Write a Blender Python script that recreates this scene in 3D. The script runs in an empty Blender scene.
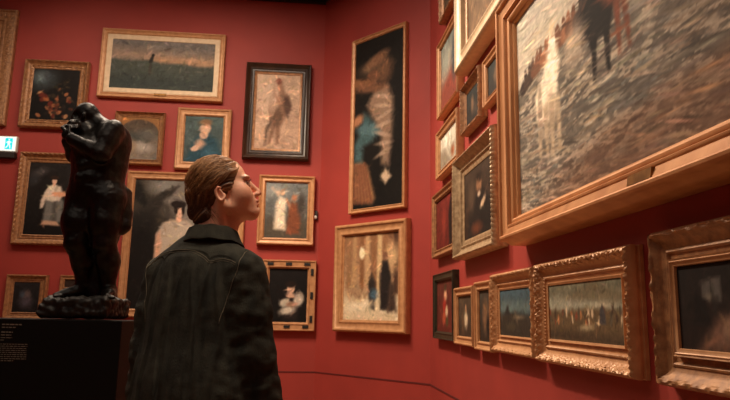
import bpy, bmesh, math, random
import numpy as np
from mathutils import Vector, Matrix, noise as mnoise
from mathutils.bvhtree import BVHTree
C = bpy.context.scene.collection
rnd = random.Random(7)

# ------------------------------------------------------------------ materials
def lin(c):
    return tuple(((v/255)/12.92 if v/255 <= .04045 else ((v/255+.055)/1.055)**2.4) for v in c)

def new_mat(name):
    m = bpy.data.materials.new(name); m.use_nodes = True
    nt = m.node_tree; b = nt.nodes['Principled BSDF']
    return m, nt, b

def noisy(name, c1, c2, scale=8, rough=.6, metal=0., bump=.0, bscale=60, detail=4, coat=0, stretch=None, rough2=None, spec=None):
    m, nt, b = new_mat(name)
    tc = nt.nodes.new('ShaderNodeTexCoord'); mp = nt.nodes.new('ShaderNodeMapping')
    nt.links.new(tc.outputs['Object'], mp.inputs[0])
    if stretch: mp.inputs['Scale'].default_value = stretch
    n = nt.nodes.new('ShaderNodeTexNoise'); n.inputs['Scale'].default_value = scale; n.inputs['Detail'].default_value = detail
    nt.links.new(mp.outputs[0], n.inputs['Vector'])
    r = nt.nodes.new('ShaderNodeValToRGB')
    r.color_ramp.elements[0].color = (*lin(c1), 1); r.color_ramp.elements[0].position = .35
    r.color_ramp.elements[1].color = (*lin(c2), 1); r.color_ramp.elements[1].position = .65
    nt.links.new(n.outputs['Fac'], r.inputs[0]); nt.links.new(r.outputs[0], b.inputs['Base Color'])
    b.inputs['Roughness'].default_value = rough; b.inputs['Metallic'].default_value = metal
    if spec is not None: b.inputs['Specular IOR Level'].default_value = spec
    if coat: b.inputs['Coat Weight'].default_value = coat
    if bump:
        n2 = nt.nodes.new('ShaderNodeTexNoise'); n2.inputs['Scale'].default_value = bscale; n2.inputs['Detail'].default_value = 5
        nt.links.new(mp.outputs[0], n2.inputs['Vector'])
        bp = nt.nodes.new('ShaderNodeBump'); bp.inputs['Strength'].default_value = bump; bp.inputs['Distance'].default_value = .004
        nt.links.new(n2.outputs['Fac'], bp.inputs['Height']); nt.links.new(bp.outputs[0], b.inputs['Normal'])
    return m

def vcol_mat(name, rough=.5, coat=0., nscale=60, namp=.25, bump=.15, sss=0., stretch=(1,1,1), spec=.5):
    m, nt, b = new_mat(name)
    a = nt.nodes.new('ShaderNodeAttribute'); a.attribute_name = 'Col'
    tc = nt.nodes.new('ShaderNodeTexCoord'); mp = nt.nodes.new('ShaderNodeMapping'); mp.inputs['Scale'].default_value = stretch
    n = nt.nodes.new('ShaderNodeTexNoise'); n.inputs['Scale'].default_value = nscale; n.inputs['Detail'].default_value = 6
    nt.links.new(tc.outputs['Object'], mp.inputs[0]); nt.links.new(mp.outputs[0], n.inputs['Vector'])
    mr = nt.nodes.new('ShaderNodeMapRange'); mr.inputs['From Min'].default_value = .3; mr.inputs['From Max'].default_value = .7
    mr.inputs['To Min'].default_value = 1-namp; mr.inputs['To Max'].default_value = 1+namp
    nt.links.new(n.outputs['Fac'], mr.inputs['Value'])
    mx = nt.nodes.new('ShaderNodeVectorMath'); mx.operation = 'SCALE'
    nt.links.new(a.outputs['Color'], mx.inputs[0]); nt.links.new(mr.outputs[0], mx.inputs['Scale'])
    nt.links.new(mx.outputs[0], b.inputs['Base Color'])
    b.inputs['Roughness'].default_value = rough; b.inputs['Coat Weight'].default_value = coat
    b.inputs['Specular IOR Level'].default_value = spec
    if sss:
        b.inputs['Subsurface Weight'].default_value = sss; b.inputs['Subsurface Radius'].default_value = (.01,.004,.002); b.inputs['Subsurface Scale'].default_value = .6
    if bump:
        bp = nt.nodes.new('ShaderNodeBump'); bp.inputs['Strength'].default_value = bump; bp.inputs['Distance'].default_value = .003
        nt.links.new(n.outputs['Fac'], bp.inputs['Height']); nt.links.new(bp.outputs[0], b.inputs['Normal'])
    return m

M = {
 'wall': noisy('red_wall_paint', (150,54,47), (158,57,49), 3, .6, bump=.05, bscale=220, spec=.35),
 'floor': noisy('bounce_floorboards', (140,108,78), (166,130,96), 6, .45, stretch=(1,.1,1)),  # unseen floor, wood lightened to bounce light onto the lower walls
 'ceiling': noisy('dark_ceiling_paint', (58,44,38), (66,50,42), 4, .9),
 'black': noisy('black_trim', (14,11,10), (20,16,14), 10, .7),
 'seam': noisy('dark_red_seam', (84,20,18), (96,24,22), 10, .7),
 'gold': noisy('gilt_warm', (178,126,86), (198,146,102), 22, .42, .15, .1, 160),
 'paleg': noisy('gilt_pale', (196,168,136), (212,184,150), 22, .4, .1, .08, 160),
 'oldg': noisy('gilt_aged', (134,92,62), (176,126,84), 34, .45, .2, .2, 140),
 'brown': noisy('gilt_brown', (92,54,34), (140,90,56), 30, .5, .25, .35, 140),
 'bigg': noisy('gilt_large', (192,130,84), (214,154,104), 9, .45, .25, .15, 90, stretch=(1,1,.3)),
 'silver': noisy('gilt_silvery', (150,122,92), (196,168,132), 28, .38, .4, .2, 150),
 'darkwood': noisy('dark_walnut', (38,24,17), (62,40,27), 14, .35, .0, .2, 90, stretch=(1,1,.2)),
 'ebony': noisy('dark_green_black', (34,32,24), (58,52,36), 30, .45, .1, .3, 120),
 'brass': noisy('brass_plate', (120,84,44), (150,108,60), 40, .35, .7),
 'bronze': noisy('black_bronze', (16,13,11), (30,24,20), 9, .34, .5, .5, 60),
 'rock': noisy('bronze_rock', (20,17,14), (34,29,24), 12, .5, .3, .9, 30),
 'plinth': noisy('black_plinth_paint', (9,8,8), (12,11,10), 5, .6, spec=.2),
 'ink': noisy('grey_lettering', (122,112,100), (134,124,112), 10, .7),
 'paint': vcol_mat('oil_paint', .65, 0, 70, .15, .08, spec=.15),
 'bigpaint': vcol_mat('oil_paint_broad', .75, 0, 60, .12, .15, stretch=(.4,1,1.6), spec=.12),
 'denim': noisy('black_denim', (31,31,27), (56,55,47), 16, .9, 0, .6, 300, detail=10, spec=.25, stretch=(1.6,1.6,.5)),
 'stitch': noisy('pale_stitching', (100,92,76), (118,108,90), 90, .9),
 'skin': vcol_mat('skin', .48, 0, 160, .05, .05, .15),
 'hair': vcol_mat('hair', .42, 0, 90, .25, .1, 0, (1,1,1)),
 'trousers': noisy('dark_trousers', (20,20,24), (28,28,32), 30, .9),
 'shoe': noisy('black_leather', (12,11,10), (20,18,16), 20, .4),
 'plastic': noisy('white_plastic', (200,196,186), (210,206,198), 10, .5),
 'greybox': noisy('dark_grey_casing', (30,24,22), (38,30,26), 10, .6),
}
def emit(name, c, s):
    m, nt, b = new_mat(name); b.inputs['Base Color'].default_value = (*lin(c), 1)
    b.inputs['Emission Color'].default_value = (*lin(c), 1); b.inputs['Emission Strength'].default_value = s
    return m
M['sign_white'] = emit('lit_sign_white', (222,232,226), 1.0)
M['sign_cyan'] = emit('lit_sign_cyan', (0,196,208), 1.0)

# ------------------------------------------------------------------ helpers
def link_mesh(name, verts, faces, mat, parent=None, smooth=None, col=None):
    me = bpy.data.meshes.new(name); me.from_pydata([tuple(map(float, v)) for v in verts], [], faces); me.update()
    if mat: me.materials.append(mat)
    if smooth is not None:
        me.polygons.foreach_set('use_smooth', [True]*len(me.polygons))
        if smooth < 3: me.set_sharp_from_angle(angle=smooth)
    if col is not None:
        at = me.color_attributes.new('Col', 'FLOAT_COLOR', 'POINT')
        c4 = np.ones((len(verts), 4), np.float32); c4[:, :3] = col
        at.data.foreach_set('color', c4.ravel())
    o = bpy.data.objects.new(name, me); C.objects.link(o)
    if parent: o.parent = parent
    return o

def box_vf(x0, x1, y0, y1, z0, z1):
    v = [(x, y, z) for x in (x0, x1) for y in (y0, y1) for z in (z0, z1)]
    f = [(0,1,3,2), (4,6,7,5), (0,4,5,1), (2,3,7,6), (0,2,6,4), (1,5,7,3)]
    return v, f

def boxes(name, lst, mat, parent=None, bevel=0):
    V, F = [], []
    for b in lst:
        v, f = box_vf(*b); F += [tuple(i+len(V) for i in q) for q in f]; V += v
    o = link_mesh(name, V, F, mat, parent)
    if bevel:
        md = o.modifiers.new('bevel', 'BEVEL'); md.width = bevel; md.segments = 2
    return o

def tube(name, pts, r, mat, parent=None, n=6):
    pts = [Vector(p) for p in pts]; V, F = [], []
    for i, p in enumerate(pts):
        t = (pts[min(i+1, len(pts)-1)] - pts[max(i-1, 0)]).normalized()
        a = t.orthogonal().normalized() if i == 0 else (a - t*a.dot(t)).normalized()
        b = t.cross(a); rr = r(i/(len(pts)-1)) if callable(r) else r
        for k in range(n):
            q = 2*math.pi*k/n; V.append(p + a*math.cos(q)*rr + b*math.sin(q)*rr)
    for i in range(len(pts)-1):
        for k in range(n):
            F.append((i*n+k, i*n+(k+1) % n, (i+1)*n+(k+1) % n, (i+1)*n+k))
    F.append(tuple(range(n))[::-1]); F.append(tuple((len(pts)-1)*n+k for k in range(n)))
    return V, F

def empty(name, label, cat, loc, rz=0, group=None):
    o = bpy.data.objects.new(name, None); C.objects.link(o); o.location = loc; o.rotation_euler = (0, 0, rz)
    o.empty_display_size = .1
    o['label'] = label; o['category'] = cat
    if group: o['group'] = group
    return o

# ------------------------------------------------------------------ implicit surfaces
class SDF:
    """Smooth union of rounded cones and ellipsoids, meshed with surface nets."""
    def __init__(s): s.P = []
    def cone(s, a, ra, b, rb, k=.02, sub=False): s.P.append(('c', np.array(a, float), ra, np.array(b, float), rb, k, sub))
    def chain(s, pts, k=.02):
        for (a, ra), (b, rb) in zip(pts, pts[1:]): s.cone(a, ra, b, rb, k)
    def ell(s, c, r, R=None, k=.02, sub=False):
        s.P.append(('e', np.array(c, float), np.array(r, float), np.eye(3) if R is None else np.array(R, float), None, k, sub))
    def mesh(s, xs, ys, zs):
        BIG = .2; F = np.full((len(xs), len(ys), len(zs)), BIG, np.float32)
        for p in s.P:
            if p[0] == 'c':
                rm = max(p[2], p[4]); lo = np.minimum(p[1], p[3])-rm; hi = np.maximum(p[1], p[3])+rm
            else:
                rm = p[2].max(); lo = p[1]-rm; hi = p[1]+rm
            pad = p[5]+.02; sl = []
            for ax, l, h in zip((xs, ys, zs), lo-pad, hi+pad):
                sl.append(slice(max(0, np.searchsorted(ax, l)), min(len(ax), np.searchsorted(ax, h))))
            if any(q.stop <= q.start for q in sl): continue
            X, Y, Z = np.meshgrid(xs[sl[0]], ys[sl[1]], zs[sl[2]], indexing='ij')
            Q = np.stack([X, Y, Z], -1)
            if p[0] == 'c':
                a, ra, b, rb = p[1:5]; ab = b-a; t = np.clip(((Q-a)@ab)/max(ab@ab, 1e-9), 0, 1)
                d = np.linalg.norm(Q-a-t[..., None]*ab, axis=-1)-(ra+(rb-ra)*t)
            else:
                q = (Q-p[1])@p[3]; k0 = np.linalg.norm(q/p[2], axis=-1); k1 = np.linalg.norm(q/p[2]**2, axis=-1)
                d = np.where(k0 < 1e-4, -p[2].min(), k0*(k0-1)/np.maximum(k1, 1e-6))
            f = F[tuple(sl)]; k = p[5]
            if p[6]:
                h = np.maximum(k-np.abs(f+d), 0)/k; F[tuple(sl)] = np.maximum(f, -d)+h*h*k*.25
            else:
                h = np.maximum(k-np.abs(f-d), 0)/k; F[tuple(sl)] = np.minimum(f, d)-h*h*k*.25
        return nets(F, xs, ys, zs)

def nets(F, xs, ys, zs):
    S = F < 0; nx, ny, nz = F.shape
    cnt = np.zeros((nx-1, ny-1, nz-1), np.int8)
    for i in (0, 1):
        for j in (0, 1):
            for k in (0, 1): cnt += S[i:nx-1+i, j:ny-1+j, k:nz-1+k]
    idx = np.argwhere((cnt > 0) & (cnt < 8)); gid = np.full(cnt.shape, -1, np.int32)
    gid[idx[:, 0], idx[:, 1], idx[:, 2]] = np.arange(len(idx))
    acc = np.zeros((len(idx), 3)); num = np.zeros(len(idx)); ax = (xs, ys, zs)
    for d in range(3):
        o1, o2 = [q for q in range(3) if q != d]
        for i in (0, 1):
            for j in (0, 1):
                a = idx.copy(); a[:, o1] += i; a[:, o2] += j; b = a.copy(); b[:, d] += 1
                fa = F[a[:, 0], a[:, 1], a[:, 2]]; fb = F[b[:, 0], b[:, 1], b[:, 2]]; m = (fa < 0) != (fb < 0)
                t = np.where(m, fa/np.where(m, fa-fb, 1), 0)
                pa = np.stack([ax[q][a[:, q]] for q in range(3)], -1); pb = np.stack([ax[q][b[:, q]] for q in range(3)], -1)
                acc += np.where(m[:, None], pa+(pb-pa)*t[:, None], 0); num += m
    V = acc/num[:, None]; Fc = []
    for d in range(3):
        o1, o2 = (d+1) % 3, (d+2) % 3
        sa = [slice(None)]*3; sb = [slice(None)]*3; sa[d] = slice(0, -1); sb[d] = slice(1, None)
        ch = S[tuple(sa)] != S[tuple(sb)]; e = np.argwhere(ch)
        e = e[(e[:, o1] > 0) & (e[:, o2] > 0) & (e[:, o1] < F.shape[o1]-1) & (e[:, o2] < F.shape[o2]-1)]
        ins = S[e[:, 0], e[:, 1], e[:, 2]]; q = []
        for (i, j) in ((1, 1), (0, 1), (0, 0), (1, 0)):
            c = e.copy(); c[:, o1] -= i; c[:, o2] -= j; q.append(gid[c[:, 0], c[:, 1], c[:, 2]])
        q = np.stack(q, -1); q[~ins] = q[~ins][:, ::-1]; Fc.append(q)
    Fc = np.concatenate(Fc); Fc = Fc[(Fc >= 0).all(1)]
    return V, Fc

def normals(V, Fc):
    n = np.cross(V[Fc[:, 2]]-V[Fc[:, 0]], V[Fc[:, 3]]-V[Fc[:, 1]]); N = np.zeros_like(V)
    for k in range(4): np.add.at(N, Fc[:, k], n)
    return N/np.maximum(np.linalg.norm(N, axis=1), 1e-12)[:, None]

def smooth_v(V, Fc, it=2, lam=.5):
    for _ in range(it):
        A = np.zeros_like(V); c = np.zeros(len(V))
        for k in range(4):
            np.add.at(A, Fc[:, k], V[Fc[:, (k+1) % 4]]); np.add.at(A, Fc[:, (k+1) % 4], V[Fc[:, k]])
            np.add.at(c, Fc[:, k], 1); np.add.at(c, Fc[:, (k+1) % 4], 1)
        V = V+(A/c[:, None]-V)*lam
    return V

def organic(name, sdf, xs, ys, zs, mat, parent, smooth=2, disp=None, colf=None):
    V, Fc = sdf.mesh(xs, ys, zs); V = smooth_v(V, Fc, smooth)
    if disp is not None: V = V+normals(V, Fc)*disp(V)[:, None]
    return link_mesh(name, V, Fc.tolist(), mat, parent, smooth=3.2, col=None if colf is None else colf(V)), V, Fc

# ------------------------------------------------------------------ value noise
def vnoise(x, y, seed=0):
    xi = np.floor(x).astype(np.int64); yi = np.floor(y).astype(np.int64); fx = x-xi; fy = y-yi
    fx = fx*fx*(3-2*fx); fy = fy*fy*(3-2*fy)
    def h(i, j):
        n = (i*374761393+j*668265263+seed*1442695041) & 0x7fffffff; n = (n ^ (n >> 13))*1274126177 & 0x7fffffff
        return ((n ^ (n >> 16)) & 0xffff)/65535.
    return (h(xi, yi)*(1-fx)+h(xi+1, yi)*fx)*(1-fy)+(h(xi, yi+1)*(1-fx)+h(xi+1, yi+1)*fx)*fy

# ------------------------------------------------------------------ painted canvases
class Canvas:
    def __init__(s, w, h, px, bg, bg2=None, seed=1):
        s.w, s.h = w, h; s.nx = max(8, int(w/px)); s.ny = max(8, int(h/px)); s.seed = seed
        s.X, s.Y = np.meshgrid(np.linspace(0, 1, s.nx), np.linspace(0, 1, s.ny))
        a = np.array(bg, float); b = np.array(bg2 if bg2 else bg, float)
        s.I = a+(b-a)*s.Y[..., None]; s.asp = w/h
        s.rough(6)
    def rough(s, amp, sc=9):
        n = vnoise(s.X*sc*s.asp, s.Y*sc, s.seed)+.5*vnoise(s.X*sc*3*s.asp, s.Y*sc*3, s.seed+5)-.75
        s.I = s.I*(1+n[..., None]*amp/30.)
    def mix(s, m, col): s.I = s.I*(1-m[..., None])+np.array(col, float)*m[..., None]
    def e(s, cx, cy, rx, ry, col, ang=0, soft=.16, a=1.):
        """ellipse; rx, ry in fractions of the canvas height"""
        x = (s.X-cx)*s.asp; y = s.Y-cy; c, q = math.cos(math.radians(ang)), math.sin(math.radians(ang))
        u = (x*c+y*q)/rx; v = (-x*q+y*c)/ry; r = np.sqrt(u*u+v*v)
        s.mix(a*np.clip((1+soft-r)/(2*soft), 0, 1), col)
    def p(s, pts, col, soft=.01, a=1.):
        P = np.array(pts, float); x = s.X*s.asp; y = s.Y; n = len(P); ins = np.zeros(x.shape, bool); d = np.full(x.shape, 9.)
        for i in range(n):
            x0, y0 = P[i][0]*s.asp, P[i][1]; x1, y1 = P[(i+1) % n][0]*s.asp, P[(i+1) % n][1]
            L = (x1-x0)**2+(y1-y0)**2+1e-9; t = np.clip(((x-x0)*(x1-x0)+(y-y0)*(y1-y0))/L, 0, 1)
            d = np.minimum(d, np.hypot(x-x0-t*(x1-x0), y-y0-t*(y1-y0)))
            c = ((y0 > y) != (y1 > y)); ins ^= c & (x < (x1-x0)*(y-y0)/(y1-y0+1e-12)+x0)
        sd = np.where(ins, -d, d); s.mix(a*np.clip(.5-sd/(2*soft), 0, 1), col)
    def dabs(s, n, flat=False):
        """short brush marks that pick up and vary the colour beneath them"""
        r = np.random.RandomState(s.seed*7+1)
        for _ in range(n):
            i = r.randint(0, s.ny); j = r.randint(0, s.nx); ln = r.uniform(1.5, 6); a = r.uniform(0, math.pi); wd = r.uniform(.8, 1.8)
            if flat: a = r.uniform(-.3, .12); ln = r.uniform(5, 18); wd = r.uniform(.7, 1.3)
            R_ = int(ln+2); i0, i1, j0, j1 = max(0, i-R_), min(s.ny, i+R_+1), max(0, j-R_), min(s.nx, j+R_+1)
            yy, xx = np.mgrid[i0:i1, j0:j1]; u = (xx-j)*math.cos(a)+(yy-i)*math.sin(a); v = -(xx-j)*math.sin(a)+(yy-i)*math.cos(a)
            m = np.clip(1.3-np.sqrt((u/ln)**2+(v/wd)**2), 0, 1)*.75; c = s.I[i, j]*r.uniform(.74, 1.3)*np.array((r.uniform(.94, 1.08), 1, r.uniform(.9, 1.06)))+r.uniform(-3, 5)
            s.I[i0:i1, j0:j1] = s.I[i0:i1, j0:j1]*(1-m[..., None])+c*m[..., None]
    def build(s, name, parent, depth, x0, z0, mat, gain=1., dabs=0):
        """the canvas plane lies at local y = -depth"""
        if dabs: s.dabs(dabs, mat.name == 'oil_paint_broad')
        col = np.clip(s.I, 2, 250)/255.; col = np.where(col <= .04045, col/12.92, ((col+.055)/1.055)**2.4)*gain*np.array((1,1.07,1.16))
        V = np.stack([x0+s.X*s.w, np.full(s.X.shape, -depth), z0+s.Y*s.h], -1).reshape(-1, 3)
        i = np.arange(s.ny-1)[:, None]*s.nx+np.arange(s.nx-1)[None]; i = i.ravel()
        F = np.stack([i, i+1, i+s.nx+1, i+s.nx], -1)
        me = bpy.data.meshes.new(name); me.from_pydata(V.tolist(), [], F.tolist()); me.materials.append(mat)
        at = me.color_attributes.new('Col', 'FLOAT_COLOR', 'POINT'); c4 = np.ones((len(V), 4), np.float32)
        c4[:, :3] = np.clip(col, 0, .95).reshape(-1, 3); at.data.foreach_set('color', c4.ravel())
        o = bpy.data.objects.new(name, me); C.objects.link(o); o.parent = parent
        # stretcher behind the paint film: gives the canvas its thickness
        md = o.modifiers.new('thickness', 'SOLIDIFY'); md.thickness = .012; md.offset = -1
        return o

# ------------------------------------------------------------------ frames
def moulding(name, W, H, prof, mat, parent, orn=(), inset=0, z0=0, step=None):
    """mitred picture moulding. prof = [(inset, height)...]; orn = [(a0, a1, amp, period, kind)...]"""
    if orn:
        st = step or .006; P = [prof[0]]
        for (a, h), (b, g) in zip(prof, prof[1:]):
            inband = any(b > o[0]+1e-6 and a < o[1]-1e-6 for o in orn)
            n = max(1, int(math.hypot(b-a, g-h)/st)) if inband else 1
            P += [(a+(b-a)*k/n, h+(g-h)*k/n) for k in range(1, n+1)]
        prof = P
    V, F = [], []; m = len(prof)
    for side in range(4):
        Ls = W if side % 2 == 0 else H; n = max(1, int(Ls/(step or .006))) if orn else 1
        base = len(V)
        for i in range(n+1):
            t = i/n
            for (a, h) in prof:
                d = 0
                for (a0, a1, amp, per, kind) in orn:
                    if a0 <= a <= a1:
                        q = (a-a0)/(a1-a0); N = max(2, round(Ls/per)); ph = 2*math.pi*N*t
                        env = math.sin(math.pi*q)**.6 if 0 < q < 1 else 0
                        if kind == 'leaf':
                            w = abs(math.sin(ph/2+2.6*(q-.5))); w2 = abs(math.sin(ph-5.5*(q-.5))); w3 = .5+.5*math.cos(3*ph+16*q+2*math.sin(ph*.37))
                            d += amp*env*(.5*w*w2+.35*w3+.2*mnoise.noise(Vector((t*Ls*120, q*5, side)))-.1)
                        elif kind == 'bead':
                            d += amp*env*(abs(math.cos(ph/2))**.7)
                        elif kind == 'rope':
                            d += amp*env*(.5+.5*math.cos(ph+5*q))
                        elif kind == 'chip':
                            d += amp*env*(mnoise.noise(Vector((t*Ls/per, q*3, side*7.3)))*1.3)
                L = inset+a+(Ls-2*inset-2*a)*0
                s = inset+a+(Ls-2*(inset+a))*t; y = -(h+d); o = inset+a
                if side == 0: V.append((s-W/2, y, z0+o))
                elif side == 1: V.append((W/2-o, y, z0+s))
                elif side == 2: V.append((W/2-s, y, z0+H-o))
                else: V.append((-W/2+o, y, z0+H-s))
        for i in range(n):
            for k in range(m-1):
                a = base+i*m+k; F.append((a, a+m, a+m+1, a+1))
    me = bpy.data.meshes.new(name); me.from_pydata(V, [], F)
    bm = bmesh.new(); bm.from_mesh(me); bmesh.ops.remove_doubles(bm, verts=bm.verts, dist=.0004); bm.to_mesh(me); bm.free()
    me.materials.append(mat); me.polygons.foreach_set('use_smooth', [True]*len(me.polygons)); me.set_sharp_from_angle(angle=.6)
    o = bpy.data.objects.new(name, me); C.objects.link(o); o.parent = parent
    return o

A = Vector((.15, 6.85, 0)); B = Vector((1.14, 5.72, 0)); dd = (B-A).normalized()
nd = Vector((-abs(dd.y), -abs(dd.x), 0))
def wall_pt(w, u):
    if w == 'b': return Vector((A.x-u, A.y-.001, 0)), 0.
    if w == 'd': p = A+dd*u; return Vector((p.x, p.y, 0))+nd*.001, math.atan2(dd.y, dd.x)
    return Vector((B.x-.001, B.y-u, 0)), -math.pi/2

def prof_simple(w, h, hc): # outer side, rounded outer lip, gentle hollow, inner lip, down to the picture
    return [(0,0), (0,h*.75), (w*.05,h*.9), (w*.14,h), (w*.24,h*.96), (w*.32,h*.8), (w*.55,h*.68), (w*.72,h*.72), (w*.8,h*.82), (w*.88,h*.78), (w*.92,hc+.008), (w,hc+.004), (w,hc-.004)]
def prof_flat(w, h, hc):
    return [(0,0), (0,h*.85), (w*.06,h), (w*.14,h), (w*.18,h*.86), (w*.7,h*.8), (w*.74,h*.9), (w*.82,h*.9), (w*.86,hc+.01), (w,hc+.005), (w,hc-.004)]
def prof_cove(w, h, hc):
    return [(0,0), (0,h*.22), (w*.03,h*.26), (w*.035,h*.42), (0,h*.46), (0,h*.7), (w*.03,h*.8), (w*.07,h*.93), (w*.13,h), (w*.19,h*.96), (w*.23,h*.86), (w*.26,h*.84), (w*.34,h*.66), (w*.46,h*.52), (w*.58,h*.46), (w*.6,h*.52), (w*.66,h*.56), (w*.71,h*.5), (w*.73,h*.42), (w*.88,h*.4), (w*.91,hc+.006), (w,hc+.002), (w,hc-.004)]

def painting(label, w, u0, u1, z0, z1, fw, h, hc, prof, mat, art, orn=(), liner=None, plate=None, px=.008, paint='paint', gain=1.25, step=None, lean=0):
    p, rz = wall_pt(w, (u0+u1)/2); W = abs(u1-u0); H = z1-z0
    root = empty('framed_painting', label, 'painting', (p.x, p.y, z0), rz)
    if lean: root.rotation_euler = (lean, 0, rz)
    fr = moulding('frame', W, H, prof(fw, h, hc), M[mat], root, [(a*fw, b*fw, amp, per, k) for (a, b, amp, per, k) in orn], step=step)
    i = fw
    if liner:
        lw, lm = liner
        moulding('liner', W, H, [(0,hc-.01), (0,hc+.003), (lw*.2,hc+.007), (lw*.4,hc+.003), (lw*.9,hc), (lw,hc-.004), (lw,hc-.012)], M[lm], root, inset=fw-.004)
        i = fw+lw-.006; hc -= .006
    cw, ch = W-2*i+.004, H-2*i+.004
    c = art(cw, ch, px); c.build('canvas', root, hc-.002, -cw/2, i-.002, M[paint], gain, int(c.nx*c.ny/(34 if paint == 'paint' else 60)))
    if plate:
        pw, pz, py = plate
        boxes('name_plate', [(-pw/2, pw/2, -py-.004, -py+.004, pz-.012, pz+.012)], M['brass'], root, .001)
    return root

# ------------------------------------------------------------------ the room
def structure(name, verts, faces, mat):
    o = link_mesh(name, verts, faces, mat); o['kind'] = 'structure'; return o
HT = 4.74; XL = -6.5; YR = -3.0; T = .12
def prism(name, poly, z0, z1, mat):
    n = len(poly); V = [(x, y, z0) for x, y in poly]+[(x, y, z1) for x, y in poly]
    F = [tuple(range(n))[::-1], tuple(range(n, 2*n))]+[(i, (i+1) % n, n+(i+1) % n, n+i) for i in range(n)]
    return structure(name, V, F, mat)
prism('wall_back', [(A.x, A.y), (A.x, A.y+T), (XL, A.y+T), (XL, A.y)], 0, HT, M['wall'])
prism('wall_corner', [(B.x, B.y), (B.x+T, B.y), (B.x+T, B.y+.05), (A.x+T, A.y+T), (A.x, A.y+T), (A.x, A.y)], 0, HT, M['wall'])
prism('wall_right', [(B.x, YR), (B.x+T, YR), (B.x+T, B.y), (B.x, B.y)], 0, HT, M['wall'])
prism('wall_left', [(XL-T, YR), (XL, YR), (XL, A.y+T), (XL-T, A.y+T)], 0, HT, M['wall'])
prism('wall_rear', [(XL-T, YR-T), (B.x+T, YR-T), (B.x+T, YR), (XL-T, YR)], 0, HT, M['wall'])
prism('floor', [(XL-T, YR-T), (B.x+T, YR-T), (B.x+T, A.y+T), (XL-T, A.y+T)], -.1, 0, M['floor'])
prism('ceiling', [(XL-T, YR-T), (B.x+T, YR-T), (B.x+T, A.y+T), (XL-T, A.y+T)], HT, HT+.1, M['ceiling'])
# thin groove line round the foot of the walls and the black shadow gap under the ceiling
def strip(name, z0, z1, t, mat, segs):
    for k, (p, q) in enumerate(segs):
        p, q = Vector(p), Vector(q); d = (q-p).normalized(); n = Vector((d.y, -d.x))
        prism(f'{name}_{k+1}', [tuple(p), tuple(q), tuple(q+n*t), tuple(p+n*t)][::-1], z0, z1, mat)
AB = [((XL, A.y), (A.x, A.y)), ((A.x, A.y), (B.x, B.y)), ((B.x, B.y), (B.x, YR))]
strip('trim', .614, .626, .004, M['seam'], AB)
strip('trim_1', HT-.035, HT, .06, M['black'], AB[:1])
bd = boxes('baseboard_back', [(XL, A.x-.02, A.y-.015, A.y, 0, .12)], M['black']); bd['kind'] = 'structure'

# ------------------------------------------------------------------ paintings on the back wall
def art_plain(c1, c2, seed=1, am=14):
    def f(w, h, px): c = Canvas(w, h, px, c1, c2, seed); c.rough(am*.5, 5); return c
    return f
def a_still(w, h, px):
    c = Canvas(w, h, px, (16,12,10), (24,20,18), 3)
    c.e(.22,.78,.22,.16,(70,80,82),20,.7,.8); c.e(.15,.85,.12,.1,(96,104,104),0,.6,.7)
    rr = random.Random(8)
    for k in range(46):
        x = min(.92, max(.1, rr.gauss(.52, .19))); y = min(.6, max(.08, rr.gauss(.3, .12)))
        c.e(x, y, rr.uniform(.025,.06), rr.uniform(.02,.05), rr.choice([(110,60,36),(138,84,52),(70,36,24),(48,36,26),(150,104,70),(90,34,24),(62,56,36),(30,20,16)]), rr.uniform(-60,60), .2)
    for k in range(14): c.e(rr.uniform(.4,.8), rr.uniform(.5,.8), .04, .012, rr.choice([(44,40,26),(60,46,30),(34,28,20)]), rr.uniform(-80,80), .3)
    return c
painting('dark still life of fruit in a carved brown gilt frame above the bronze statue', 'b', 3.19, 2.525, 3.09, 3.845, .095, .07, .03, prof_cove, 'oldg', a_still, orn=((.02,.3,.012,.06,'leaf'),(.6,.9,.006,.03,'chip')), px=.009)
def a_land(w, h, px):
    c = Canvas(w, h, px, (64,66,58), (104,94,88), 4)
    c.p([(0,.62),(1,.5),(1,.72),(0,.8)], (150,120,98), .15); c.p([(.35,.56),(1,.5),(1,.62),(.4,.66)], (156,118,88), .08)
    c.p([(0,.6),(.15,.57),(.35,.6),(.5,.54),(.7,.55),(.85,.5),(1,.52),(1,0),(0,0)], (66,68,60), .03)
    c.p([(0,.3),(1,.26),(1,0),(0,0)], (50,54,50), .15)
    c.e(.385,.6,.035,.1,(38,34,30),-15,.3); c.e(.4,.7,.03,.035,(34,30,28)); c.e(.38,.42,.03,.12,(60,54,46),0,.4)
    for k in range(5): c.e(.62+.07*k,.63+.012*(k%2),.05,.012,(172,130,98),0,.6,.5)
    c.rough(4,14); return c
painting('long dusk landscape in a wide pale gilt frame, topmost of the back wall', 'b', 2.425, 1.095, 3.465, 4.25, .06, .06, .035, prof_simple, 'gold', a_land, liner=(.058,'paleg'), plate=(.13,.052,.05))
def a_arch(w, h, px):
    c = Canvas(w, h, px, (112,98,86), (66,52,40), 5)
    c.e(.35,.45,.3,.2,(60,58,52),10,.4); c.e(.6,.3,.25,.12,(148,134,120),-10,.5); c.e(.3,.3,.12,.16,(138,112,88),0,.5); c.e(.7,.6,.2,.12,(84,78,70),0,.6)
    yy = .6+.34*np.sqrt(np.clip(1-((c.X-.5)/.5)**2, 0, 1)); c.mix(np.clip((c.Y-yy)/.02, 0, 1), (128,86,50))
    return c
painting('small gilt frame round an arch topped grey scene, beside the bronze shoulder', 'b', 2.21, 1.69, 2.735, 3.315, .06, .06, .03, prof_cove, 'oldg', a_arch, orn=((.0,.2,.006,.03,'bead'),))
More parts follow.
